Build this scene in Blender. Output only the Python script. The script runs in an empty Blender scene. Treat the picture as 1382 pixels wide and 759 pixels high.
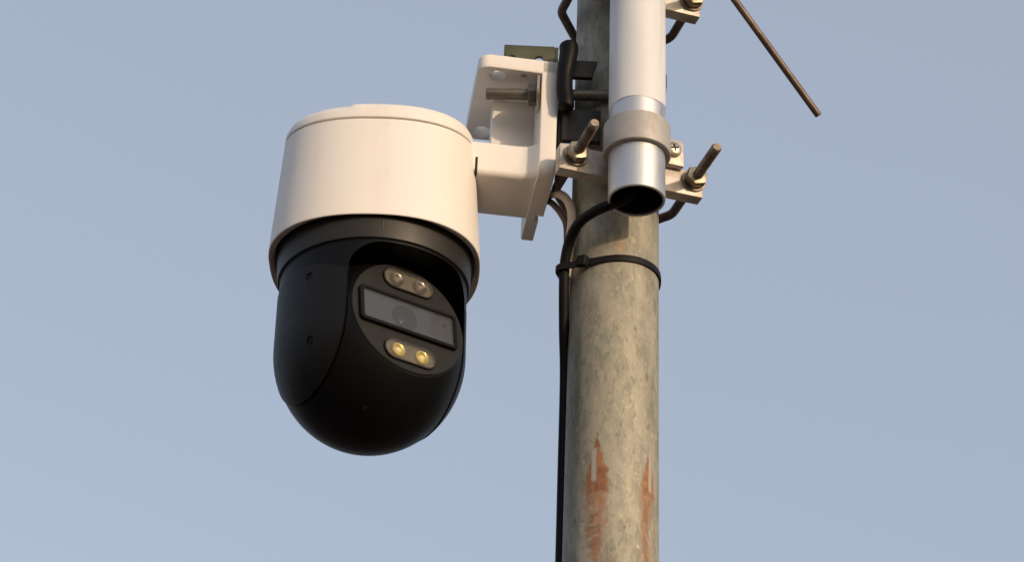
import bpy, bmesh, math, random
from math import radians, sin, cos, pi, sqrt, atan2
from mathutils import Vector, Matrix, noise

# ------------------------------------------------------------------ camera, sky, sun, exposure
# The working unit inside the builders is half a millimetre (U); W() turns it into metres.
U = 0.0005
EYE = 1.60                                   # eye height of the photographer
ELEV, ROLL, DIST = radians(32.0), radians(2.6), 2690.0
CAM = Vector((0.0, -DIST * cos(ELEV), -DIST * sin(ELEV)))
Z0 = EYE - CAM.z * U                         # height of the working origin above the ground

def W(x, y, z):
    return Vector((x * U, y * U, Z0 + z * U))

scene = bpy.context.scene
col = scene.collection
cam_data = bpy.data.cameras.new('camera')
cam_data.sensor_width = 36.0
cam_data.lens = 36.0 * 2690.0 / 1382.0
cam_data.clip_start = 0.01
cam_data.clip_end = 20000.0
cam = bpy.data.objects.new('camera', cam_data)
col.objects.link(cam)
fwd = Vector((0, cos(ELEV), sin(ELEV)))
r0 = Vector((1, 0, 0)); u0 = Vector((0, -sin(ELEV), cos(ELEV)))
right = r0 * cos(ROLL) + u0 * sin(ROLL)
upv = -r0 * sin(ROLL) + u0 * cos(ROLL)
m = Matrix((right, upv, -fwd)).transposed().to_4x4()
m.translation = W(*CAM)
cam.matrix_world = m
scene.camera = cam

SUN_AZ, SUN_EL = radians(39), radians(13)    # azimuth: to the right of the viewing direction, behind the viewer
sun_dir = Vector((sin(SUN_AZ) * cos(SUN_EL), -cos(SUN_AZ) * cos(SUN_EL), sin(SUN_EL)))
world = bpy.data.worlds.new('World')
scene.world = world
world.use_nodes = True
wn = world.node_tree.nodes; wl = world.node_tree.links
sky = wn.new('ShaderNodeTexSky')
sky.sky_type = 'NISHITA'
sky.sun_disc = False
sky.sun_elevation = SUN_EL
sky.sun_rotation = atan2(sun_dir.x, sun_dir.y)
sky.altitude = 0
sky.air_density = 1.0
sky.dust_density = 5.0
sky.ozone_density = 1.0
bg = wn['Background']
bg.inputs['Strength'].default_value = 0.15
veil = wn.new('ShaderNodeMix'); veil.data_type = 'RGBA'      # even pale dust veil over the whole sky
veil.inputs['Factor'].default_value = 0.5
[i for i in veil.inputs if i.name == 'B' and i.type == 'RGBA'][0].default_value = (3.42, 3.70, 4.36, 1)
wl.new(sky.outputs['Color'], [i for i in veil.inputs if i.name == 'A' and i.type == 'RGBA'][0])
wl.new([o for o in veil.outputs if o.type == 'RGBA'][0], bg.inputs['Color'])

sun_data = bpy.data.lights.new('sun', 'SUN')
sun_data.energy = 2.0
sun_data.angle = radians(0.6)
sun_data.color = (1.0, 0.75, 0.52)
sun = bpy.data.objects.new('sun', sun_data)
sun.rotation_euler = sun_dir.to_track_quat('Z', 'Y').to_euler()
sun.location = (3, -3, 6)
col.objects.link(sun)

scene.view_settings.view_transform = 'Standard'
scene.view_settings.look = 'None'
scene.view_settings.exposure = 0.25
scene.view_settings.gamma = 1.0
scene.view_settings.use_curve_mapping = False

# ------------------------------------------------------------------ node helpers
class X:
    """Wraps a float socket so that shader arithmetic reads like arithmetic."""
    nt = None
    def __init__(self, s): self.s = s
    @staticmethod
    def op(name, *args, clamp=False):
        n = X.nt.nodes.new('ShaderNodeMath'); n.operation = name; n.use_clamp = clamp
        for i, a in enumerate(args):
            if isinstance(a, X): X.nt.links.new(a.s, n.inputs[i])
            else: n.inputs[i].default_value = a
        return X(n.outputs[0])
    def __add__(a, b): return X.op('ADD', a, b)
    __radd__ = __add__
    def __sub__(a, b): return X.op('SUBTRACT', a, b)
    def __rsub__(a, b): return X.op('SUBTRACT', b, a)
    def __mul__(a, b): return X.op('MULTIPLY', a, b)
    __rmul__ = __mul__
    def __truediv__(a, b): return X.op('DIVIDE', a, b)

def xmin(a, b): return X.op('MINIMUM', a, b)
def xmax(a, b): return X.op('MAXIMUM', a, b)
def xabs(a): return X.op('ABSOLUTE', a)
def ramp(v, lo, hi):
    n = X.nt.nodes.new('ShaderNodeMapRange'); n.interpolation_type = 'SMOOTHSTEP'
    X.nt.links.new(v.s, n.inputs[0])
    for i, val in ((1, lo), (2, hi), (3, 0.0), (4, 1.0)):
        if isinstance(val, X): X.nt.links.new(val.s, n.inputs[i])
        else: n.inputs[i].default_value = val
    return X(n.outputs[0])

def new_mat(name):
    mt = bpy.data.materials.new(name); mt.use_nodes = True
    X.nt = mt.node_tree
    return mt, mt.node_tree.nodes['Principled BSDF']

def tex_coord(scale=(1, 1, 1)):
    tc = X.nt.nodes.new('ShaderNodeTexCoord'); mp = X.nt.nodes.new('ShaderNodeMapping')
    mp.inputs['Scale'].default_value = scale
    X.nt.links.new(tc.outputs['Object'], mp.inputs['Vector'])
    return mp.outputs['Vector']

def noise_tex(scale, detail=4, rough=0.55, stretch=(1, 1, 1), dist=0.0):
    n = X.nt.nodes.new('ShaderNodeTexNoise')
    n.inputs['Scale'].default_value = scale; n.inputs['Detail'].default_value = detail
    n.inputs['Roughness'].default_value = rough; n.inputs['Distortion'].default_value = dist
    X.nt.links.new(tex_coord(stretch), n.inputs['Vector'])
    return X(n.outputs['Fac'])

def mix(fac, a, b):
    n = X.nt.nodes.new('ShaderNodeMix'); n.data_type = 'RGBA'
    X.nt.links.new(fac.s, n.inputs['Factor'])
    for k, c in (('A', a), ('B', b)):
        s = [i for i in n.inputs if i.name == k and i.type == 'RGBA'][0]
        if isinstance(c, tuple): s.default_value = (*c, 1)
        else: X.nt.links.new(c, s)
    return [o for o in n.outputs if o.type == 'RGBA'][0]

def bump(b, v, strength=0.3, dist=0.0005):
    n = X.nt.nodes.new('ShaderNodeBump')
    n.inputs['Strength'].default_value = strength; n.inputs['Distance'].default_value = dist
    X.nt.links.new(v.s, n.inputs['Height'])
    X.nt.links.new(n.outputs['Normal'], b.inputs['Normal'])

def surface(name, base, alt, scale, rough=(0.4, 0.55), metallic=0.0, stretch=(1, 1, 1), lo=0.35, hi=0.7,
            bumps=0.0, bscale=900, ior=None, spec=None, grime=None):
    """Two tones mixed by noise, roughness varied by a second noise, optional fine relief."""
    mt, b = new_mat(name)
    v = ramp(noise_tex(scale, 5, 0.6, stretch), lo, hi)
    c = mix(v, base, alt)
    for gc, gs, gst, glo, ghi, amt in (grime or ()):             # stains: colour, scale, stretch, noise range, strength
        c = mix(ramp(noise_tex(gs, 4, 0.6, gst), glo, ghi) * amt, c, gc)
    X.nt.links.new(c, b.inputs['Base Color'])
    r = noise_tex(scale * 2.3, 3) * (rough[1] - rough[0]) + rough[0]
    X.nt.links.new(r.s, b.inputs['Roughness'])
    b.inputs['Metallic'].default_value = metallic
    if ior: b.inputs['IOR'].default_value = ior
    if spec is not None: b.inputs['Specular IOR Level'].default_value = spec
    if bumps: bump(b, noise_tex(bscale, 3), bumps, 0.0002)
    return mt

M = {}
M['white'] = surface('white_paint', (0.75, 0.72, 0.68), (0.70, 0.67, 0.63), 22, (0.42, 0.52), bumps=0.05, lo=0.45, hi=0.85,
                     grime=(((0.50, 0.45, 0.39), 90, (1, 1, 0.12), 0.58, 0.76, 0.4), ((0.40, 0.35, 0.29), 400, (1, 1, 1), 0.69, 0.75, 0.5)))
M['black'] = surface('black_plastic', (0.0030, 0.0032, 0.0036), (0.0036, 0.0038, 0.0042), 60, (0.42, 0.5), spec=0.15, bumps=0.04, bscale=2600)
M['ring'] = surface('dark_ring_plastic', (0.017, 0.0158, 0.0140), (0.021, 0.0193, 0.017), 50, (0.42, 0.52), spec=0.35, bumps=0.04, bscale=2600)
M['face'] = surface('face_plastic', (0.0068, 0.0067, 0.0064), (0.0082, 0.008, 0.0076), 80, (0.45, 0.55), spec=0.3, bumps=0.04, bscale=2600)
M['cover'] = surface('cover_plastic', (0.0052, 0.005, 0.0052), (0.0062, 0.006, 0.006), 60, (0.46, 0.55), spec=0.22, bumps=0.05, bscale=2600)
def shell_mat():
    # white paint with faint rain streaks, dust specks and a smudge or two
    mt, b = new_mat('housing_paint')
    st = ramp(noise_tex(60, 5, 0.6, (1, 1, 0.05)), 0.50, 0.78)
    bl = ramp(noise_tex(31, 5, 0.65), 0.42, 0.78)
    c = mix(st * 0.55, (0.745, 0.712, 0.67), (0.66, 0.625, 0.58))
    c = mix(bl * 0.4, c, (0.71, 0.675, 0.635))
    c = mix(ramp(noise_tex(380, 2, 0.5), 0.70, 0.76) * 0.35, c, (0.45, 0.40, 0.34))
    X.nt.links.new(c, b.inputs['Base Color'])
    X.nt.links.new((bl * 0.12 + 0.44).s, b.inputs['Roughness'])
    bump(b, noise_tex(1400, 3), 0.06, 0.0002)
    return mt
M['shell'] = shell_mat()
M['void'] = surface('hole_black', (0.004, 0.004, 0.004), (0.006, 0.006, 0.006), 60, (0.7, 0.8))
M['alu'] = surface('bare_aluminium', (0.58, 0.595, 0.615), (0.51, 0.52, 0.535), 60, (0.44, 0.54), 0.88, (1, 1, 0.08), bumps=0.05, bscale=700,
                   grime=(((0.34, 0.33, 0.32), 300, (1, 1, 0.06), 0.58, 0.70, 0.5), ((0.22, 0.20, 0.18), 380, (1, 1, 0.7), 0.67, 0.73, 0.6)))
M['film'] = surface('white_film', (0.67, 0.69, 0.715), (0.61, 0.625, 0.645), 18, (0.38, 0.5), 0.0, (1, 1, 0.3),
                    grime=(((0.52, 0.50, 0.48), 130, (1, 1, 0.05), 0.55, 0.72, 0.5), ((0.40, 0.37, 0.33), 420, (1, 1, 0.6), 0.69, 0.74, 0.5)))
M['collar'] = surface('cast_grey', (0.42, 0.405, 0.385), (0.355, 0.34, 0.32), 60, (0.5, 0.65), 0.35, bumps=0.15, bscale=900,
                      grime=(((0.18, 0.16, 0.14), 330, (1, 1, 0.8), 0.66, 0.72, 0.7), ((0.24, 0.215, 0.19), 60, (1, 1, 0.3), 0.56, 0.70, 0.5)))
M['bar'] = surface('cast_bar', (0.56, 0.52, 0.47), (0.38, 0.33, 0.28), 75, (0.45, 0.62), 0.45, bumps=0.25, bscale=800,
                   grime=(((0.22, 0.12, 0.065), 110, (1, 1, 0.5), 0.58, 0.72, 0.6), ((0.14, 0.12, 0.10), 420, (1, 1, 1), 0.64, 0.70, 0.7)))
M['zinc'] = surface('zinc_plate', (0.115, 0.118, 0.068), (0.08, 0.082, 0.048), 40, (0.4, 0.55), 0.6)
M['dark_steel'] = surface('dark_steel', (0.018, 0.016, 0.014), (0.035, 0.03, 0.025), 55, (0.5, 0.6), 0.4, bumps=0.15)
M['rusty'] = surface('rusty_rod', (0.15, 0.11, 0.085), (0.33, 0.275, 0.23), 130, (0.42, 0.6), 0.6, bumps=0.3, bscale=1500)
M['rod'] = surface('brown_rod', (0.085, 0.058, 0.045), (0.15, 0.11, 0.085), 90, (0.4, 0.55), 0.45, bumps=0.25, bscale=1500)
M['nut'] = surface('yellowed_zinc', (0.33, 0.285, 0.22), (0.19, 0.155, 0.115), 120, (0.35, 0.5), 0.8, bumps=0.1)
M['bolt'] = surface('dull_bolt', (0.17, 0.16, 0.13), (0.12, 0.11, 0.09), 90, (0.4, 0.55), 0.7)
M['steel'] = surface('bright_screw', (0.55, 0.50, 0.42), (0.40, 0.35, 0.28), 120, (0.3, 0.4), 0.9)
M['cable'] = surface('black_rubber', (0.0048, 0.0048, 0.005), (0.0065, 0.0062, 0.006), 60, (0.5, 0.6), bumps=0.05, spec=0.18)
M['white_cable'] = surface('white_jacket', (0.62, 0.53, 0.43), (0.52, 0.44, 0.35), 50, (0.45, 0.55))
M['brown_cable'] = surface('brown_jacket', (0.11, 0.075, 0.055), (0.08, 0.055, 0.04), 50, (0.45, 0.55))
M['soil'] = surface('dry_ground', (0.12, 0.085, 0.062), (0.08, 0.058, 0.043), 0.7, (0.85, 0.95), bumps=0.4, bscale=30)
M['lens'] = surface('lens_black', (0.055, 0.060, 0.072), (0.062, 0.068, 0.08), 60, (0.12, 0.18))
M['lens_ring'] = surface('lens_ring', (0.028, 0.030, 0.036), (0.034, 0.036, 0.042), 60, (0.3, 0.4))
M['panel'] = surface('sensor_panel', (0.26, 0.28, 0.31), (0.28, 0.30, 0.33), 60, (0.4, 0.5))  # lightened to carry the sky reflection of the pane in front
M['pill'] = surface('led_tray', (0.115, 0.111, 0.102), (0.09, 0.087, 0.08), 160, (0.25, 0.35))
M['cup'] = surface('reflector_cup', (0.30, 0.30, 0.30), (0.22, 0.22, 0.22), 160, (0.12, 0.2), 0.95)
M['led_grey'] = surface('clear_led', (0.20, 0.185, 0.16), (0.15, 0.14, 0.12), 160, (0.08, 0.14))
M['led_yellow'] = surface('phosphor_led', (1.0, 0.97, 0.62), (0.98, 0.92, 0.5), 160, (0.15, 0.25))
M['cup_yellow'] = surface('yellow_cup', (0.80, 0.70, 0.22), (0.55, 0.46, 0.13), 160, (0.1, 0.16), 0.6)

def glass_mat(name, tint, rough, fac, grey):
    """Tinted pane: part of the light passes straight through, the rest meets a glossy grey base."""
    mt, b = new_mat(name)
    b.inputs['Base Color'].default_value = (*grey, 1)
    b.inputs['Roughness'].default_value = rough
    b.inputs['IOR'].default_value = 1.75
    t = X.nt.nodes.new('ShaderNodeBsdfTransparent'); t.inputs['Color'].default_value = (*tint, 1)
    ms = X.nt.nodes.new('ShaderNodeMixShader'); ms.inputs[0].default_value = fac
    X.nt.links.new(t.outputs[0], ms.inputs[1]); X.nt.links.new(b.outputs[0], ms.inputs[2])
    X.nt.links.new(ms.outputs[0], X.nt.nodes['Material Output'].inputs['Surface'])
    return mt
M['glass'] = glass_mat('sky_grey_glass', (0.75, 0.77, 0.8), 0.06, 0.34, (0.11, 0.115, 0.125))  # grey base paints in the pale sky mirrored by the pane
M['clear'] = glass_mat('led_cover', (0.95, 0.93, 0.9), 0.10, 0.10, (0.34, 0.32, 0.29))

def pole_mat():
    mt, b = new_mat('galvanised_pole')
    tc = X.nt.nodes.new('ShaderNodeTexCoord'); sp = X.nt.nodes.new('ShaderNodeSeparateXYZ')
    X.nt.links.new(tc.outputs['Object'], sp.inputs[0])
    x, y, z = (X(sp.outputs[i]) for i in range(3))
    ang = X.op('ARCTAN2', x, y * -1.0) * (180 / pi)              # degrees, 0 faces the viewer
    zz = (z - Z0) / U                                            # half millimetres from the working origin
    big = noise_tex(24, 6, 0.65, (1, 1, 0.4))
    mid = noise_tex(80, 5, 0.7, (1, 1, 0.4), 0.0)
    fine = noise_tex(330, 4, 0.7, (1, 1, 0.55))
    streak = noise_tex(90, 4, 0.6, (1, 1, 0.07))
    c = mix(ramp(big, 0.38, 0.62), (0.205, 0.195, 0.150), (0.275, 0.264, 0.21))
    vo = X.nt.nodes.new('ShaderNodeTexVoronoi'); vo.inputs['Scale'].default_value = 290
    X.nt.links.new(tex_coord((1, 1, 0.45)), vo.inputs['Vector'])
    sv = X.nt.nodes.new('ShaderNodeSeparateColor'); X.nt.links.new(vo.outputs['Color'], sv.inputs[0])
    spangle = X(sv.outputs[0])
    c = mix(ramp(spangle, 0.3, 0.95) * 0.32, c, (0.37, 0.36, 0.30))
    c = mix(ramp(spangle, 0.35, 0.05) * 0.30, c, (0.15, 0.145, 0.115))
    c = mix(ramp(mid, 0.44, 0.60) * 0.7, c, (0.345, 0.325, 0.255))
    c = mix(ramp(streak, 0.50, 0.72) * 0.5, c, (0.17, 0.165, 0.135))
    c = mix(ramp(noise_tex(150, 5, 0.7, (1, 1, 0.35), 0.2), 0.50, 0.66) * 0.45, c, (0.17, 0.16, 0.125))
    c = mix(ramp(fine, 0.60, 0.72) * 0.5, c, (0.11, 0.10, 0.078))
    c = mix(ramp(noise_tex(240, 3, 0.6, (1, 1, 0.6)), 0.62, 0.70) * ramp(zz, -140, -260) * 0.7, c, (0.50, 0.44, 0.32))
    c = mix(ramp(noise_tex(420, 3, 0.6, (1, 1, 0.45)), 0.585, 0.67) * 0.45, c, (0.43, 0.40, 0.31))
    c = mix(ramp(noise_tex(340, 3, 0.6, (1, 1, 0.4)), 0.61, 0.69) * 0.6, c, (0.10, 0.09, 0.07))
    wob = (noise_tex(130, 3) - 0.5)
    def spear(a0, ztop, zbot, wmax):
        # pointed at the top, widest three quarters of the way down, then a ragged run below
        t = (ztop - zz) / (ztop - zbot)
        wdt = xmax(X.op('MULTIPLY', ramp(t, -0.05, 0.95), wmax) * ramp(t, -0.06, 0.06), 0.01)
        d = xabs(ang - a0 + wob * 10)
        head = ramp(d / wdt + wob * 0.8, 1.25, 0.75) * ramp(t, 1.2, 0.98)
        return head, t, d
    slit = None
    rust = None
    for a0, zt, zb, wm, sl in ((-21.5, -252, -334, 14.5, (-25, -274, -322)), (47, -262, -330, 12, (49.5, -268, -326))):
        head, t, d = spear(a0, zt, zb, wm)
        run = ramp(d + wob * 30, wm + 6, 5) * ramp(t, 0.85, 1.15) * ramp(noise_tex(95, 5, 0.65, (1, 1, 0.22)), 0.36, 0.54)
        tot = xmax(head * 0.93, run * 0.78)
        rust = tot if rust is None else xmax(rust, tot)
        s = ramp(xabs(ang - sl[0] + wob * 4), 3.6, 2.4) * ramp(zz, sl[1], sl[1] - 4) * ramp(zz, sl[2] - 3, sl[2] + 3)
        slit = s if slit is None else xmax(slit, s)
    tone = ramp(noise_tex(190, 4), 0.35, 0.65)
    c = mix(rust, c, mix(tone, (0.20, 0.08, 0.03), (0.32, 0.145, 0.058)))
    # grey smears wiped sideways over the rust
    smear = ramp(noise_tex(85, 5, 0.7, (0.7, 0.7, 1.5), 0.3), 0.44, 0.60) * ramp(xabs(ang + 33 + wob * 16), 17, 9) * ramp(zz, -344, -352)
    c = mix(xmax(slit, smear * 0.75), c, (0.34, 0.325, 0.28))
    # small orange bloom below the tube
    bloom = ramp(xabs(ang - 2) / 16 + xabs(zz - 28) / 22, 1.0, 0.2) * ramp(mid, 0.40, 0.6)
    c = mix(bloom * 0.4, c, (0.42, 0.22, 0.11))
    X.nt.links.new(c, b.inputs['Base Color'])
    b.inputs['Metallic'].default_value = 0.15
    X.nt.links.new((fine * 0.2 + 0.5).s, b.inputs['Roughness'])
    bump(b, fine * 0.5 + mid * 0.5, 0.35, 0.0003)
    return mt
M['pole'] = pole_mat()

# ------------------------------------------------------------------ mesh helpers (working units in, metres out)
def finish(name, bm, mat, parent=None, loc=None, rot=None, sharp=32, label=None):
    """Turns a bmesh in working units into one object; loc is in metres."""
    bmesh.ops.recalc_face_normals(bm, faces=bm.faces)
    me = bpy.data.meshes.new(name)
    for v in bm.verts: v.co *= U
    bm.to_mesh(me); bm.free()
    for p in me.polygons: p.use_smooth = True
    me.set_sharp_from_angle(angle=radians(sharp))
    me.materials.append(mat)
    o = bpy.data.objects.new(name, me)
    col.objects.link(o)
    if parent: o.parent = parent
    if loc is not None: o.location = loc
    if rot is not None: o.rotation_euler = rot
    if label: o['label'] = label
    return o

def empty(name, label, cat, loc, rot=(0, 0, 0), group=None):
    o = bpy.data.objects.new(name, None); o.empty_display_size = 0.02
    col.objects.link(o); o.location = loc; o.rotation_euler = rot
    tag(o, label, cat, group)
    return o

def tag(o, label, cat, group=None):
    o['label'] = label; o['category'] = cat
    if group: o['group'] = group
    return o

def box(bm, x0, x1, y0, y1, z0, z1, bev=0.0, seg=2):
    r = bmesh.ops.create_cube(bm, size=1.0)
    vs = r['verts']
    for v in vs:
        v.co = Vector(((x0 + x1) / 2 + v.co.x * (x1 - x0), (y0 + y1) / 2 + v.co.y * (y1 - y0), (z0 + z1) / 2 + v.co.z * (z1 - z0)))
    if bev:
        es = list({e for v in vs for e in v.link_edges})
        bmesh.ops.bevel(bm, geom=es, offset=bev, segments=seg, profile=0.5, affect='EDGES')
    return bm

def prism(bm, pts, axis_o, ax, ay, az, d0, d1, bev=0.0, seg=2):
    """Extrudes a 2-D outline (in ax, ay) from d0 to d1 along az."""
    a = [bm.verts.new(axis_o + ax * p[0] + ay * p[1] + az * d0) for p in pts]
    b = [bm.verts.new(axis_o + ax * p[0] + ay * p[1] + az * d1) for p in pts]
    n = len(pts)
    f0 = bm.faces.new(a); f1 = bm.faces.new(list(reversed(b)))
    for i in range(n):
        bm.faces.new((a[i], b[i], b[(i + 1) % n], a[(i + 1) % n]))
    if bev:
        es = list(f0.edges) + list(f1.edges)
        bmesh.ops.bevel(bm, geom=es, offset=bev, segments=seg, profile=0.5, affect='EDGES')
    return bm

def lathe(bm, prof, n=64, o=Vector((0, 0, 0)), ax=Vector((1, 0, 0)), ay=Vector((0, 1, 0)), az=Vector((0, 0, 1)), closed=False, caps=True):
    """Revolves (radius, height) pairs about az."""
    rings = []
    for r, h in prof:
        if r < 1e-6: rings.append([bm.verts.new(o + az * h)])
        else: rings.append([bm.verts.new(o + ax * (r * cos(2 * pi * i / n)) + ay * (r * sin(2 * pi * i / n)) + az * h) for i in range(n)])
    pairs = list(zip(rings[:-1], rings[1:]))
    if closed: pairs.append((rings[-1], rings[0]))
    for A, B in pairs:
        for i in range(n):
            j = (i + 1) % n
            if len(A) == 1 and len(B) == 1: continue
            if len(A) == 1: bm.faces.new((A[0], B[i], B[j]))
            elif len(B) == 1: bm.faces.new((A[i], A[j], B[0]))
            else: bm.faces.new((A[i], A[j], B[j], B[i]))
    if caps and not closed:
        for R in (rings[0], rings[-1]):
            if len(R) > 1: bm.faces.new(R)
    return bm

def frame_of(d):
    d = d.normalized()
    a = Vector((0, 0, 1)).cross(d)
    if a.length < 0.05: a = Vector((1, 0, 0)).cross(d)
    a.normalize()
    return a, d.cross(a), d

def rod(bm, p, q, prof, n=20):
    """Lathe between p and q: prof holds (radius, distance from p)."""
    a, b, d = frame_of(q - p)
    return lathe(bm, prof, n, p, a, b, d)

def catmull(pts, k=8):
    P = [Vector(p) for p in pts]
    P = [P[0] * 2 - P[1]] + P + [P[-1] * 2 - P[-2]]
    out = []
    for i in range(1, len(P) - 2):
        for j in range(k):
            t = j / k
            p0, p1, p2, p3 = P[i - 1], P[i], P[i + 1], P[i + 2]
            out.append(0.5 * ((2 * p1) + (p2 - p0) * t + (2 * p0 - 5 * p1 + 4 * p2 - p3) * t * t + (3 * p1 - p0 - 3 * p2 + p3) * t ** 3))
    out.append(P[-2])
    return out

def sweep(bm, path, rad, n=14, sx=1.0):
    """Round tube along a path; rad is a number or a function of 0..1."""
    path = [Vector(p) for p in path]
    rings = []; up = None
    for i, p in enumerate(path):
        t = (path[min(i + 1, len(path) - 1)] - path[max(i - 1, 0)]).normalized()
        if up is None:
            a, b, _ = frame_of(t)
        else:
            a = (up - t * up.dot(t)).normalized(); b = t.cross(a)
        up = a
        r = rad(i / (len(path) - 1)) if callable(rad) else rad
        rings.append([bm.verts.new(p + a * (r * cos(2 * pi * k / n)) + b * (r * sx * sin(2 * pi * k / n))) for k in range(n)])
    for A, B in zip(rings[:-1], rings[1:]):
        for i in range(n):
            j = (i + 1) % n
            bm.faces.new((A[i], A[j], B[j], B[i]))
    bm.faces.new(rings[0]); bm.faces.new(rings[-1])
    return bm

def rounded_rect(w, h, r, n=6):
    pts = []
    for cx, cy, a0 in ((w - r, h - r, 0), (-w + r, h - r, 90), (-w + r, -h + r, 180), (w - r, -h + r, 270)):
        for i in range(n + 1):
            a = radians(a0 + 90 * i / n)
            pts.append((cx + r * cos(a), cy + r * sin(a)))
    return pts

def boolean(bm, cutters, op='DIFFERENCE'):
    """bm (op) each cutter, all in the same working units; returns a new bmesh."""
    def tmp(b):
        bmesh.ops.recalc_face_normals(b, faces=b.faces)
        me = bpy.data.meshes.new('temporary'); b.to_mesh(me); b.free()
        o = bpy.data.objects.new('temporary', me); col.objects.link(o); return o
    o = tmp(bm); cs = [tmp(c) for c in cutters]
    for c in cs:
        md = o.modifiers.new('cut', 'BOOLEAN'); md.operation = op; md.object = c; md.solver = 'EXACT'
    dg = bpy.context.evaluated_depsgraph_get()
    out = bmesh.new(); out.from_mesh(o.evaluated_get(dg).to_mesh())
    for q in [o] + cs:
        me = q.data; bpy.data.objects.remove(q); bpy.data.meshes.remove(me)
    bmesh.ops.remove_doubles(out, verts=out.verts, dist=0.02)
    return out

EX, EY, EZ = Vector((1, 0, 0)), Vector((0, 1, 0)), Vector((0, 0, 1))
B = bmesh.new

def thread(r, length, pitch=3.4, depth=0.7):
    """Sawtooth profile for a threaded rod with chamfered tip."""
    p = [(r - 1.2, 0.0)]
    h = 1.0; k = 0
    while h < length - 1.5:
        p.append((r if k % 2 else r - depth * 2, h)); h += pitch / 2; k += 1
    p.append((r - 1.6, length))
    return p

def hexagon(r): return [(r * cos(pi / 3 * i + 0.3), r * sin(pi / 3 * i + 0.3)) for i in range(6)]

def nut(bm, o, d, r, d0, d1, bev=1.6):
    a, b, d = frame_of(d)
    return prism(bm, hexagon(r), o, a, b, d, d0, d1, bev)

# ------------------------------------------------------------------ ground
bm = B()
n = 24
for ring in range(1):
    pass
size = 4000.0 / U
vs = [[bm.verts.new((-size + 2 * size * i / n, -size + 2 * size * j / n, 0)) for j in range(n + 1)] for i in range(n + 1)]
for i in range(n):
    for j in range(n):
        bm.faces.new((vs[i][j], vs[i + 1][j], vs[i + 1][j + 1], vs[i][j + 1]))
g = finish('ground', bm, M['soil'])
g['kind'] = 'structure'

# ------------------------------------------------------------------ steel pole
PX, PR = 138.0, 60.2
bm = B()
zb, zt = -Z0 / U, 600
prof = [(PR, zb - 0.2 / U)] + [(PR, zb + (zt - zb) * i / 40) for i in range(41)] + [(PR - 6, zt), (PR - 6, zt - 60)]
lathe(bm, [(r, z + Z0 / U) for r, z in prof], 96)
pole = finish('steel_pole', bm, M['pole'], loc=(PX * U, 0, 0))
tag(pole, 'weathered galvanised steel pole with rust stains carrying the camera', 'pole')

# ------------------------------------------------------------------ dome camera
BX, BY, BZ = -180.0, -24.0, -141.5           # centre of the ball
BR = 124.0
cam_root = empty('security_camera', 'white and black pan tilt security camera hanging from white bracket', 'security camera',
                 W(BX, BY, BZ), (0, radians(-1.9), 0))
SEG = 144
def ring_pts(rx, rf, rb, z, drop, lift=None, p=2.3, back=0.0):
    """One closed, slightly squared ring: rx sideways, rf towards the viewer, rb away; drop and back lower the two ends."""
    out = []
    for i in range(SEG):
        a = 2 * pi * i / SEG
        s, c = sin(a), cos(a)
        k = 2.0 / p
        x = math.copysign(abs(s) ** k, s) * rx
        yy = math.copysign(abs(c) ** k, c)
        y = -yy * (rf if c > 0 else rb)
        zz = z - (drop * yy if c > 0 else -back * yy)
        if lift: zz += lift(a)
        out.append(Vector((x, y, zz)))
    return out

def loft(bm, rings, cap_end=True, cap_start=False):
    R = [[bm.verts.new(p) for p in r] for r in rings]
    for A, C in zip(R[:-1], R[1:]):
        for i in range(SEG):
            j = (i + 1) % SEG
            bm.faces.new((A[i], A[j], C[j], C[i]))
    if cap_end: bm.faces.new(R[-1])
    if cap_start: bm.faces.new(R[0])
    return bm

ZR, ZS = 141.7, 323.0                        # rim and seam heights over the ball centre
def hs(t, inset=0.0):
    """Housing section at 0 (rim) .. 1 (seam)."""
    z = ZR + (ZS - ZR) * t
    return ring_pts(141.5 - 10 * t - inset, 137 - 20 * t - inset, 150 - 12 * t - inset, z, 7.6 + 15.4 * t, back=14 * (1 - t))
bm = B()
inner = [ring_pts(127, 127, 127, ZR + 34, 0, p=2), ring_pts(133.0, 132.6, 133.0, ZR + 6, 6, p=2, back=10), ring_pts(134.2, 134.2, 134.2, ZR + 4, 6.6, p=2, back=11), ring_pts(135, 135, 135, ZR + 2, 7.0, p=2, back=12)]
outer = [hs(-0.004, 2.2), hs(-0.006, 1.0), hs(0.0, 0.1)] + [hs(0.02 + 0.975 * i / 16) for i in range(17)] + [hs(1.0, 1.2), hs(1.0, 6)]
loft(bm, inner + outer, cap_end=True, cap_start=True)
housing = finish('housing', bm, M['shell'], cam_root, sharp=40)
# cap above the seam, with the small step in its upper lip
def lip(a):
    a = (a + pi) % (2 * pi) - pi
    k = (a + 0.245) / 0.03
    return -3.6 * (1 - min(1, max(0, k))) if a > -1.5 else 0
bm = B()
cap_r = lambda ins, dz, lf=None: ring_pts(131.5 - ins, 117 - ins, 138 - ins, ZS + dz, 23, lf)
loft(bm, [cap_r(7, 2.6), cap_r(1.0, 2.8), cap_r(0.2, 3.8), cap_r(0.8, 12), cap_r(2.6, 20, lip), cap_r(6, 27, lip), cap_r(11, 32, lip), cap_r(18, 35, lip),
          cap_r(40, 38), cap_r(80, 41)], cap_end=True, cap_start=True)
finish('cap', bm, M['shell'], cam_root, sharp=40)
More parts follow.
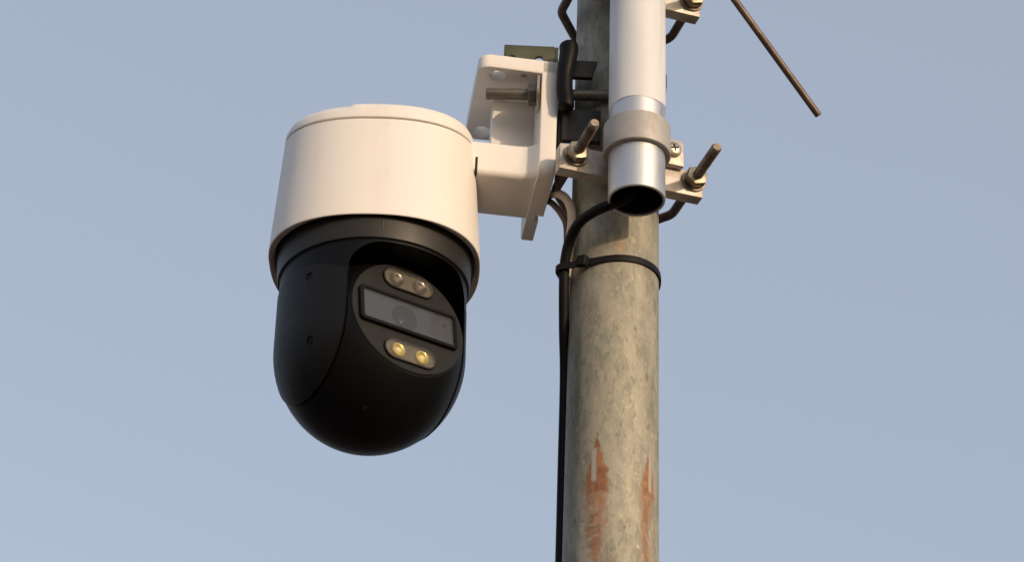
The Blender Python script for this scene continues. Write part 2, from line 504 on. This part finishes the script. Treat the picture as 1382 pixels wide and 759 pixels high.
# swivel ring below the housing
bm = B()
lathe(bm, [(100, 168), (126, 167), (130, 150), (130, 140), (128, 108), (127.2, 104.6), (125.5, 103.6), (100, 103.6)], SEG)
swivel = finish('swivel_ring', bm, M['ring'], cam_root)
rib = box(B(), -1.2, 1.2, -131.4, -126, 106, 146, 0.4)
for v in rib.verts: v.co.y += (150 - v.co.z) * 0.085
bmesh.ops.transform(rib, matrix=Matrix.Rotation(radians(7), 4, 'Z'), verts=rib.verts)
finish('moulding_rib', rib, M['ring'], swivel)

# head: local frame h (tilt axis), n (facing), z
HA, HT = radians(33.5), radians(-8.0)
HX = Vector((cos(HA), sin(HA), 0)); HN = Vector((sin(HA), -cos(HA), 0))
STR = 1.06                                   # the lower half is a little deeper than a sphere
AW = 88.0                                    # half width between the yoke arms
def capsule(r, top):
    bm = B()
    prof = [(0.0, top), (r, top)] + [(r, top * (1 - i / 6)) for i in range(1, 7)]
    prof += [(r * cos(radians(a)), -r * STR * sin(radians(a))) for a in range(4, 90, 4)] + [(0.0, -r * STR)]
    return lathe(bm, prof, SEG)
O0 = Vector((0, 0, 0))
# opening in the front of the yoke: arch with rounded upper corners; below the axle it runs right through
arch = [(-AW, -200), (AW, -200)] + [(AW - 34 + 34 * cos(radians(a)), 66 + 34 * sin(radians(a))) for a in range(0, 91, 10)] \
     + [(-AW + 34 + 34 * cos(radians(a)), 66 + 34 * sin(radians(a))) for a in range(90, 181, 10)]
c1 = prism(B(), arch, O0, HX, EZ, HN, -60, 220)
c2 = prism(B(), [(-AW, -200), (AW, -200), (AW, 30), (-AW, 30)], O0, HX, EZ, HN, -220, -59)
holes = []
def on_shell(n_, z_, side=-1, r=BR):
    rr = sqrt(r * r - (z_ * z_ if z_ < 0 else 0))
    h_ = side * sqrt(max(rr * rr - n_ * n_, 0))
    p = HX * h_ + HN * n_ + EZ * (z_ * STR if z_ < 0 else z_)
    nrm = (HX * h_ + HN * n_ + (EZ * z_ if z_ < 0 else O0)).normalized()
    return p, nrm
bm = boolean(capsule(BR, 104), [c1, c2])
yoke = finish('yoke', bm, M['black'], cam_root, sharp=30)
# leaf-shaped side covers on the arms, a hair proud of the yoke, with two recessed screws
leaf = []
for a in range(0, 181, 10):
    leaf.append((96 * cos(radians(a)), 44 + 36 * sin(radians(a))))
for a in range(180, 361, 10):
    leaf.append((96 * cos(radians(a)), 44 + 160 * sin(radians(a)) if sin(radians(a)) < -0.001 else 44))
for side in (-1, 1):
    shell = capsule(BR + (1.4 if side < 0 else 0.4), 103)
    d0, d1 = (AW + 2, 200) if side > 0 else (-200, -AW - 2)
    c = prism(B(), leaf, O0, HN, EZ, HX, d0, d1)
    bm = boolean(shell, [c], 'INTERSECT')
    cuts = []
    for (nn, zz) in ((40, 60), (43, -32)):
        p, nr = on_shell(nn, zz, side)
        cb = B(); rod(cb, p - nr * 9, p + nr * 8, [(6.2, 0), (6.2, 17)], 20); cuts.append(cb)
    bm = boolean(bm, cuts)
    cover = finish('side_cover', bm, M['cover'], yoke, sharp=30)
    for (nn, zz) in ((40, 60), (43, -32)):
        p, nr = on_shell(nn, zz, side)
        bm = B(); rod(bm, p - nr * 9, p + nr, [(6.0, 0), (6.0, 1.0), (3.0, 1.0), (3.0, 0.6)], 14)
        finish('screw', bm, M['void'], yoke)
# tilting ball with its flat face
FN = HN * cos(HT) - EZ * sin(HT); FV = EZ * cos(HT) + HN * sin(HT)
FD = 91.0
bm = B(); bmesh.ops.create_uvsphere(bm, u_segments=120, v_segments=80, radius=BR - 1.0)
for v in bm.verts:
    if v.co.z < 0: v.co.z *= STR
inter = prism(B(), rounded_rect(AW - 1.6, 150, 4), O0, HX, FV, FN, -200, FD)
bm = boolean(bm, [inter], 'INTERSECT')
ball = finish('tilting_ball', bm, M['black'], cam_root, sharp=30)
for (hh, vv) in ((-34, -0.86), (30, -0.88)):
    d = (HX * (hh / 124) + EZ * vv + HN * 0.42).normalized()
    bm = B(); rod(bm, d * (BR * 1.04 - 6), d * (BR * 1.04 + 2), [(2.4, 0), (2.4, 5.2), (1.8, 5.6), (0.8, 4.8)], 14)
    finish('screw', bm, M['void'], ball)
FO = FN * FD
# face plate
bm = B()
lathe(bm, [(0, 0.0), (82.6, 0.0), (83.6, 0.6), (83.6, 1.2), (82.4, 2.2), (0, 2.2)], 96, FO, HX, FV, FN)
win = prism(B(), rounded_rect(69.5, 24, 5), FO + HX * -1.0, HX, FV, FN, 0.8, 20)
cuts = [win]
for vv in (57.5, -57.0):
    cuts.append(prism(B(), rounded_rect(37, 14.5, 14.3), FO + FV * vv + HX * (2 if vv > 0 else -1), HX, FV, FN, 1.0, 20))
face = finish('face_plate', boolean(bm, cuts), M['face'], cam_root, sharp=30)
# window bezel, recessed panel, lens, glass
def ring_prism(bm, outer, innr, o, d0, d1):
    n = len(outer)
    P = [[bm.verts.new(o + HX * p[0] + FV * p[1] + FN * d) for p in pts] for pts, d in ((outer, d0), (outer, d1 - 1.2), ([(a * 0.985, b * 0.97) for a, b in outer], d1), (innr, d1), (innr, d0))]
    for k in range(5):
        A, C = P[k], P[(k + 1) % 5]
        for i in range(n):
            j = (i + 1) % n
            bm.faces.new((A[i], A[j], C[j], C[i]))
    return bm
WO = FO + HX * -1.0
bez = finish('window_frame', ring_prism(B(), rounded_rect(73, 27.5, 7), rounded_rect(67.5, 22.5, 3.5), WO, 1.0, 7.5), M['black'], face, sharp=30)
finish('sensor_panel', prism(B(), rounded_rect(68, 23, 3.5), WO, HX, FV, FN, 0.85, 1.4), M['panel'], face)
bm = B()
lathe(bm, [(0, 0), (13.6, 0), (13.6, 1.6), (12.6, 2.0), (9.6, 1.2), (9.2, 1.5), (6, 2.1), (0, 2.5)], 40, WO + HX * -4.5 + FN * 1.3, HX, FV, FN)
lens = finish('lens', bm, M['lens'], face, sharp=30)
bm = B()
lathe(bm, [(13.7, 0), (18.6, 0), (18.6, 1.2), (18.0, 1.7), (14.4, 1.7), (13.7, 1.2)], 48, WO + HX * -4.5 + FN * 1.3, HX, FV, FN, closed=True)
finish('lens_ring', bm, M['lens_ring'], face, sharp=30)
bm = B()
lathe(bm, [(0, 0), (3.4, 0), (3.4, 0.8), (0, 0.8)], 20, WO + HX * 56 + FV * 9 + FN * 1.3, HX, FV, FN)
finish('light_sensor', bm, M['lens'], face, sharp=30)
finish('glass_pane', prism(B(), rounded_rect(67.3, 22.3, 3.4), WO, HX, FV, FN, 4.6, 5.6), M['glass'], face)
for vv, cupm, ledm, lab in ((57.5, 'cup', 'led_grey', 'clear grey lamp window above the lens window'), (-57.0, 'cup_yellow', 'led_yellow', 'lamp window with two yellow chips below the lens window')):
    po = FO + FV * vv + HX * (2 if vv > 0 else -1)
    tray = finish('lamp_window', prism(B(), rounded_rect(36.6, 14.1, 13.9), po, HX, FV, FN, 0.95, 1.5), M['pill'], face, label=lab)
    for s in (-1, 1):
        co = po + HX * (s * 17.5) + FN * 1.4
        bm = B(); lathe(bm, [(4.4, 0.15), (6.8, 1.2), (8.8, 3.2), (9.7, 3.3), (10.2, 2.2), (10.2, 0.1)], 28, co, HX, FV, FN, closed=True)
        finish('reflector', bm, M[cupm], face, sharp=40)
        bm = B(); lathe(bm, [(4.2, 0.1), (4.2, 1.0), (3.6, 2.4), (2.2, 3.4), (0, 3.8)], 20, co, HX, FV, FN)
        finish('lamp_chip', bm, M[ledm], face, sharp=40)
    finish('lamp_cover', prism(B(), rounded_rect(36.4, 13.9, 13.7), po, HX, FV, FN, 5.4, 6.2, 0.3, 1), M['clear'], face)
    finish('lamp_window_rim', ring_prism(B(), rounded_rect(38.6, 16, 15.8), rounded_rect(36.5, 14, 13.8), po, 1.6, 5.0), M['face'], face)
# microphone hole
bm = B(); lathe(bm, [(0, 0), (1.8, 0), (1.8, 0.4), (0, 0.4)], 14, FO + HX * 52 + FV * 46 + FN * 2.2, HX, FV, FN)
finish('microphone_hole', bm, M['void'], face)

# ------------------------------------------------------------------ white bracket (local: x along the arm, y in depth)
br_root = empty('mounting_bracket', 'white metal angle bracket with box arm between camera and pole', 'bracket', W(52, -72, 0), (0, 0, radians(6.5)))
bm = B()
cor = [(0, 0), (0, 174)] + [(-112 + 14 + 14 * cos(radians(a)), 174 - 14 + 14 * sin(radians(a))) for a in range(90, 181, 15)] \
    + [(-112 + 14 + 14 * cos(radians(a)), 14 + 14 * sin(radians(a))) for a in range(180, 271, 15)]
prism(bm, cor, O0, EX, EY, EZ, 299, 321, 2.2, 2)
cuts = []
for (x, y, r) in ((-83.5, 8, 12), (-47, 9.6, 4.5), (-89, 154, 13)):
    y = max(y, r + 7) if r > 5 else max(y, 12)
    cb = B(); lathe(cb, [(r, 290), (r, 330)], 32, Vector((x, y, 0))); cuts.append(cb)
flange = finish('top_flange', boolean(bm, cuts), M['white'], br_root)
bm = B()
out = [(0, 320)] + [(174, 320)] + [(174 - 8 + 8 * cos(radians(a)), 128 + 8 + 8 * sin(radians(a))) for a in range(0, -91, -15)] \
    + [(16 + 16 * cos(radians(a)), 128 + 16 + 16 * sin(radians(a))) for a in range(-90, -181, -15)]
prism(bm, out, O0, EY, EZ, EX, -23, -0.4, 2.0, 2)
nt = box(B(), -12, 6, 104, 119, 110, 152)
tail = box(B(), -6, 6, 119, 190, 110, 190)
plate = finish('wall_plate', boolean(bm, [nt, tail]), M['white'], br_root)
bm = B()
sections = []
for ex, off in ((-116, 0), (-80, 0), (-48, 0), (-42, 0.8), (-37, 2.4), (-32, 5.2), (-28, 9), (-25, 13.5), (-22.6, 20)):
    # the arm swells into the plate in a hollow curve
    sections.append([bm.verts.new((ex, p[0] * ((52 + off * 0.9) / 52 if p[0] < 0 else 1) + 76, p[1] + 162)) for p in rounded_rect(52, 28, 9, 6)])
for P, Q in zip(sections[:-1], sections[1:]):
    for k in range(len(P)):
        bm.faces.new((P[k], P[(k + 1) % len(P)], Q[(k + 1) % len(P)], Q[k]))
bm.faces.new(sections[0]); bm.faces.new(sections[-1])
finish('arm', bm, M['white'], br_root)
finish('gusset', box(B(), -83, -22.5, 74, 100, 189, 299.5, 2.5), M['white'], br_root)
bm = box(B(), -107.5, -104.0, 23.4, 70, 133.2, 160, 0.5)
finish('dark_slot', bm, M['void'], br_root)  # added black strip, stands for the dark gap where arm meets housing

# ------------------------------------------------------------------ pole clamp of the bracket: jaws and long bolt
cl = empty('pole_clamp', 'dark steel clamp and long bolt fixing the white bracket to the pole', 'clamp', W(60, -66, 190))
L0 = cl.location.copy()
def part(name, bm, mat, root, **k):
    """bm in absolute working units, parented to a root that has no rotation."""
    o = finish(name, bm, mat, **k)
    o.parent = root
    o.matrix_parent_inverse = Matrix.Identity(4)
    o.location = Vector((0, 0, Z0)) - root.location
    return o
part('jaw_web', box(B(), 54, 60, -60, 66, 190, 330, 1.0), M['dark_steel'], cl)
jt = [(59, 326), (106, 326), (99, 297), (59, 297)]
part('jaw_tab', prism(B(), jt, O0, EX, EZ, EY, -72, -64, 0.8), M['dark_steel'], cl)
part('jaw_tab', box(B(), 59, 112, -72, -63, 187, 240, 0.8), M['dark_steel'], cl)
bp, bq = Vector((-48, -56, 272)), Vector((200, -71, 270))
bm = B(); rod(bm, bp, bq, thread(8.2, (bq - bp).length, 3.4, 0.13), 22)
part('bolt_shaft', bm, M['bolt'], cl)
bd = (bq - bp).normalized()
nu = bp + bd * 74
part('nut', nut(B(), nu, bd, 16.5, -15, -2), M['bolt'], cl)
bm = B(); rod(bm, nu - bd * 2, nu + bd * 1.5, [(8.3, 0), (26, 0), (26.6, 0.6), (26.6, 3), (26, 3.5), (8.3, 3.5)], 40)
part('washer', bm, M['steel'], cl)
bm = box(B(), 190, 197, -78, 40, 245, 320, 1.5); box(bm, 196, 205, -60, 36, 296, 322, 4.0, 3)
part('jaw_web', bm, M['dark_steel'], cl)
part('nut', nut(B(), bq, bd, 15, -18, -4), M['bolt'], cl)
# zinc angle standing on the flange
za = empty('zinc_angle', 'olive zinc angle strip with holes standing on top of white bracket', 'angle strip', W(10, -58, 321))
bm = B(); box(bm, -26, 46, -62, -57, 322, 357, 1.2)
cuts = []
for x in (-14, 24):
    cb = B(); lathe(cb, [(6.5, -80), (6.5, -40)], 24, Vector((x, 0, 332)), EX, EZ, EY); cuts.append(cb)
part('upright_leg', boolean(bm, cuts), M['zinc'], za)
part('side_leg', box(B(), 46.2, 51, -62, 30, 322, 356, 1.2), M['zinc'], za)

# ------------------------------------------------------------------ mast clamps (bar and bent bolt round the pole)
A = radians(16)
def mast_clamp(z, label):
    root = empty('mast_clamp', label, 'clamp', W(PX, 0, z), (0, 0, A), 'bar clamps holding the mast to the pole')
    # local: x sideways, -y towards the mast
    bar = finish('clamp_bar', box(B(), -108, 98, -80, -60.6, -24, 17, 1.6), M['bar'], root)
    bend = catmull([(-86, -60, 0), (-86, -20, 0), (-86, -2, 0), (-84, 7, 0), (-79, 15, 0), (-50, 52, 0), (-41, 63, 0), (-33, 67.5, 0), (-22, 68, 0), (22, 68, 0), (33, 67.5, 0),
                    (41, 63, 0), (50, 52, 0), (79, 15, 0), (84, 7, 0), (86, -2, 0), (86, -20, 0), (86, -60, 0)], 6)
    finish('bent_bolt', sweep(B(), bend, 6.6, 16), M['rod'], root)
    for s in (-86, 84):
        p = Vector((s, -58, 0)); d = Vector((0.0, -1, 0))
        L = 102 if s < 0 else 108
        bm = B(); rod(bm, p, p + d * L, thread(7.2, L), 22)
        finish('bolt_end', bm, M['rusty'], root)
        finish('nut', nut(B(), p, d, 15.5, 25.5, 39), M['nut'], root)
        bm = B(); rod(bm, p, p + d * 40, [(7, 22.3), (17, 22.3), (17.4, 22.8), (17.4, 25), (17, 25.4), (7, 25.4)], 32)
        finish('washer', bm, M['nut'], root)
    return root
mast_clamp(140, 'lower bar clamp with rusty bolts, below the grey collar of the mast')
mast_clamp(457, 'upper bar clamp with rusty bent bolt, cut by the top of the picture')

# ------------------------------------------------------------------ mast: aluminium tube with film, saddle, rod
TX, TY, TR = 158.3, -125.0, 37.8
mast = empty('antenna_mast', 'silver aluminium tube in front of the pole with open lower end', 'mast', W(TX, TY, 54))
bm = B()
lathe(bm, [(TR - 3.4, 600), (TR - 3.4, 55), (TR - 2.8, 54.2), (TR - 0.8, 54.2), (TR, 55), (TR, 250), (TR, 660), (TR - 3.4, 660)], 72, Vector((TX, TY, 0)), closed=True)
part('tube', bm, M['alu'], mast)
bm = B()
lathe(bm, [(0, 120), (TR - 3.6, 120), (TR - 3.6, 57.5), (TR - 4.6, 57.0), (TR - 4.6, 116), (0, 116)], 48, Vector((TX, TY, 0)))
part('shade_liner', bm, M['void'], mast)  # added black liner, gives the tube mouth its deep shade
bm = B()
NS = 72
rings = []
for k in range(14):
    row = []
    for i in range(NS):
        a = 2 * pi * i / NS
        z = 202 + 4.5 * sin(a + 0.6) + 2.0 * sin(3 * a + 1) if k == 0 else 210 + (655 - 210) * k / 13
        r = TR + (0.9 if k else 0.5) + 0.25 * sin(5 * a + k)
        row.append(bm.verts.new((TX + r * cos(a), TY + r * sin(a), z)))
    rings.append(row)
for Aa, C in zip(rings[:-1], rings[1:]):
    for i in range(NS):
        j = (i + 1) % NS
        bm.faces.new((Aa[i], Aa[j], C[j], C[i]))
part('film_wrap', bm, M['film'], mast, label='warm white plastic film round the upper tube')
bm = B()
lathe(bm, [(0, 690), (30, 690), (46, 684), (48, 640), (46, 622), (TR + 1.5, 618), (0, 618)], 48, Vector((TX, TY, 0)))
part('hub', bm, M['collar'], mast)
def radial():
    hub = Vector((TX, TY, 648)); tip = Vector((432.1, 25.0, 321.4))
    d = (tip - hub)
    bm = B(); L = d.length
    rod(bm, hub, tip, [(5.2, 30), (5.2, L - 1), (4.4, L)], 20)
    return bm
part('rod', radial(), M['rod'], mast, label='thin brown metal rod slanting down to the right')

sd = empty('pipe_saddle', 'grey metal collar gripping the silver tube, with a screwed ear', 'pipe clamp', W(TX, TY, 125))
bm = B()
lathe(bm, [(TR + 0.3, 125), (TR + 6.2, 125), (TR + 7.2, 126), (TR + 7.2, 170), (TR + 6.2, 171), (TR + 0.3, 171)], 72, Vector((TX, TY, 0)), closed=True)
part('collar', bm, M['collar'], sd)
EAX = Vector((cos(A), sin(A), 0)); EAN = Vector((sin(A), -cos(A), 0))
PO = Vector((PX, 0, 0))
bm = B()
ear = [(-32, 153), (66, 153), (66, 191), (62, 195), (-32, 195)]
prism(bm, ear, PO, EAX, EZ, EAN, 80.5, 91, 1.2)
part('ear', bm, M['bar'], sd)
so = PO + EAX * 50 + EZ * 176
bm = B(); lathe(bm, [(0, 91), (11.5, 91), (11.8, 93), (11, 96), (7.5, 98.6), (0, 99.4)], 32, so, EAX, EZ, EAN)
cr = [box(B(), -6.5, 6.5, -1.4, 1.4, -3, 8), box(B(), -1.4, 1.4, -6.5, 6.5, -3, 8)]
rotm = Matrix((EAX, EZ, EAN)).transposed().to_4x4()
for c in cr:
    bmesh.ops.transform(c, matrix=Matrix.Translation(so + EAN * 96.2) @ rotm @ Matrix.Rotation(0.25, 4, 'Z'), verts=c.verts)
part('screw', boolean(bm, cr), M['steel'], sd)

# ------------------------------------------------------------------ cables and tie
zg = -Z0 / U
random.seed(4)
def run(x, y, z0, z1, n, jx=1.5):
    return [(x(t) + random.uniform(-jx, jx), y(t), z0 + (z1 - z0) * t) for t in [i / n for i in range(1, n + 1)]]
black = [(160, -122, 210), (160, -120, 150), (159, -119, 105), (154, -117, 76), (140, -114, 62), (122, -109, 56), (103, -100, 50), (86, -82, 45), (75, -60, 33),
         (69.5, -42, 8), (69.5, -28, -27), (72, -6, -80), (75.5, 14, -140), (76.5, 27, -275), (77, 30, -418)]
black += run(lambda t: 77.0, lambda t: 30, -480, zg + 10, 24, 0.8)
o = finish('cable', sweep(B(), catmull(black, 6), lambda t: 7.9 - 1.0 * min(1, t * 6), 14), M['cable'], loc=(0, 0, Z0))
tag(o, 'black rubber cable leaving the tube mouth and running down the pole', 'cable')
white = [(36, 30, 150), (46, 4, 146), (57, -18, 134), (68, -27, 121), (76, -31, 100), (77, -33, 72), (74, -31, 36), (73, -18, 0), (74, 0, -40), (78, 28, -90)]
white += run(lambda t: 88.0, lambda t: 44, -160, zg + 10, 18, 0.3)
o = finish('cable', sweep(B(), catmull(white, 6), 6.2, 14), M['white_cable'], loc=(0, 0, Z0))
tag(o, 'off-white cable curling out under the white bracket, behind the black cable', 'cable')
brown = [(40, 30, 152), (48, 6, 136), (56, -8, 118), (63, -16, 102), (70, -19, 84), (72, -18, 60), (73, -8, 20)]
o = finish('cable', sweep(B(), catmull(brown, 6), 4.5, 12), M['brown_cable'], loc=(0, 0, Z0))
tag(o, 'short dark brown cable behind the off-white one, under the bracket', 'cable')
strip = [(63, -84, 228), (63, -85, 242), (60.5, -86, 264), (60.5, -87, 288), (63.5, -88, 312), (65, -88, 330), (64, -87, 343)]
sp_ = catmull(strip, 8)
def srad(t): 
    e = min(t, 1 - t)
    return (11.6 + 4.5 * max(0, t - 0.45)) * (sqrt(max(0.03, 1 - (1 - min(1, e / 0.09)) ** 2)))
o = finish('cable_loop', sweep(B(), sp_, srad, 18), M['black'], loc=(0, 0, Z0))
tag(o, 'thick black cable loop tucked upright between bracket top and pole', 'cable')

tie = empty('cable_tie', 'black plastic cable tie strapped round pole and cables', 'cable tie', W(PX, 0, 4))
pts = []
circles = [(PX, 0.0, PR + 0.4), (68.3, -36, 8.6)]
import itertools
samp = [(cx + r * cos(2 * pi * i / 120), cy + r * sin(2 * pi * i / 120)) for cx, cy, r in circles for i in range(120)]
samp = sorted(set(samp))
def half(p):
    h = []
    for q in p:
        while len(h) >= 2 and (h[-1][0] - h[-2][0]) * (q[1] - h[-2][1]) - (h[-1][1] - h[-2][1]) * (q[0] - h[-2][0]) <= 0: h.pop()
        h.append(q)
    return h
hull = half(samp)[:-1] + half(list(reversed(samp)))[:-1]
bm = B()
rows = []
for (x, y) in hull:
    zc = 3 + 0.085 * (x - PX) - 0.03 * y
    dx, dy = x - PX, y; L = sqrt(dx * dx + dy * dy)
    nx, ny = dx / L, dy / L
    rows.append([bm.verts.new((x + nx * o_, y + ny * o_, zc + z_)) for o_, z_ in ((0, -5), (2.6, -4.6), (2.9, 0), (2.6, 4.6), (0, 5))])
n = len(rows)
for i in range(n):
    P, Q = rows[i], rows[(i + 1) % n]
    for k in range(5):
        bm.faces.new((P[k], Q[k], Q[(k + 1) % 5], P[(k + 1) % 5]))
part('strap', bm, M['cable'], tie)
bm = B(); box(bm, -7.5, 7.5, -5, 5, -7.5, 7.5, 2, 2)
bmesh.ops.transform(bm, matrix=Matrix.Translation((92, -53, 3)) @ Matrix.Rotation(radians(-40), 4, 'Z') @ Matrix.Rotation(radians(12), 4, 'Y'), verts=bm.verts)
part('tie_head', bm, M['cable'], tie)
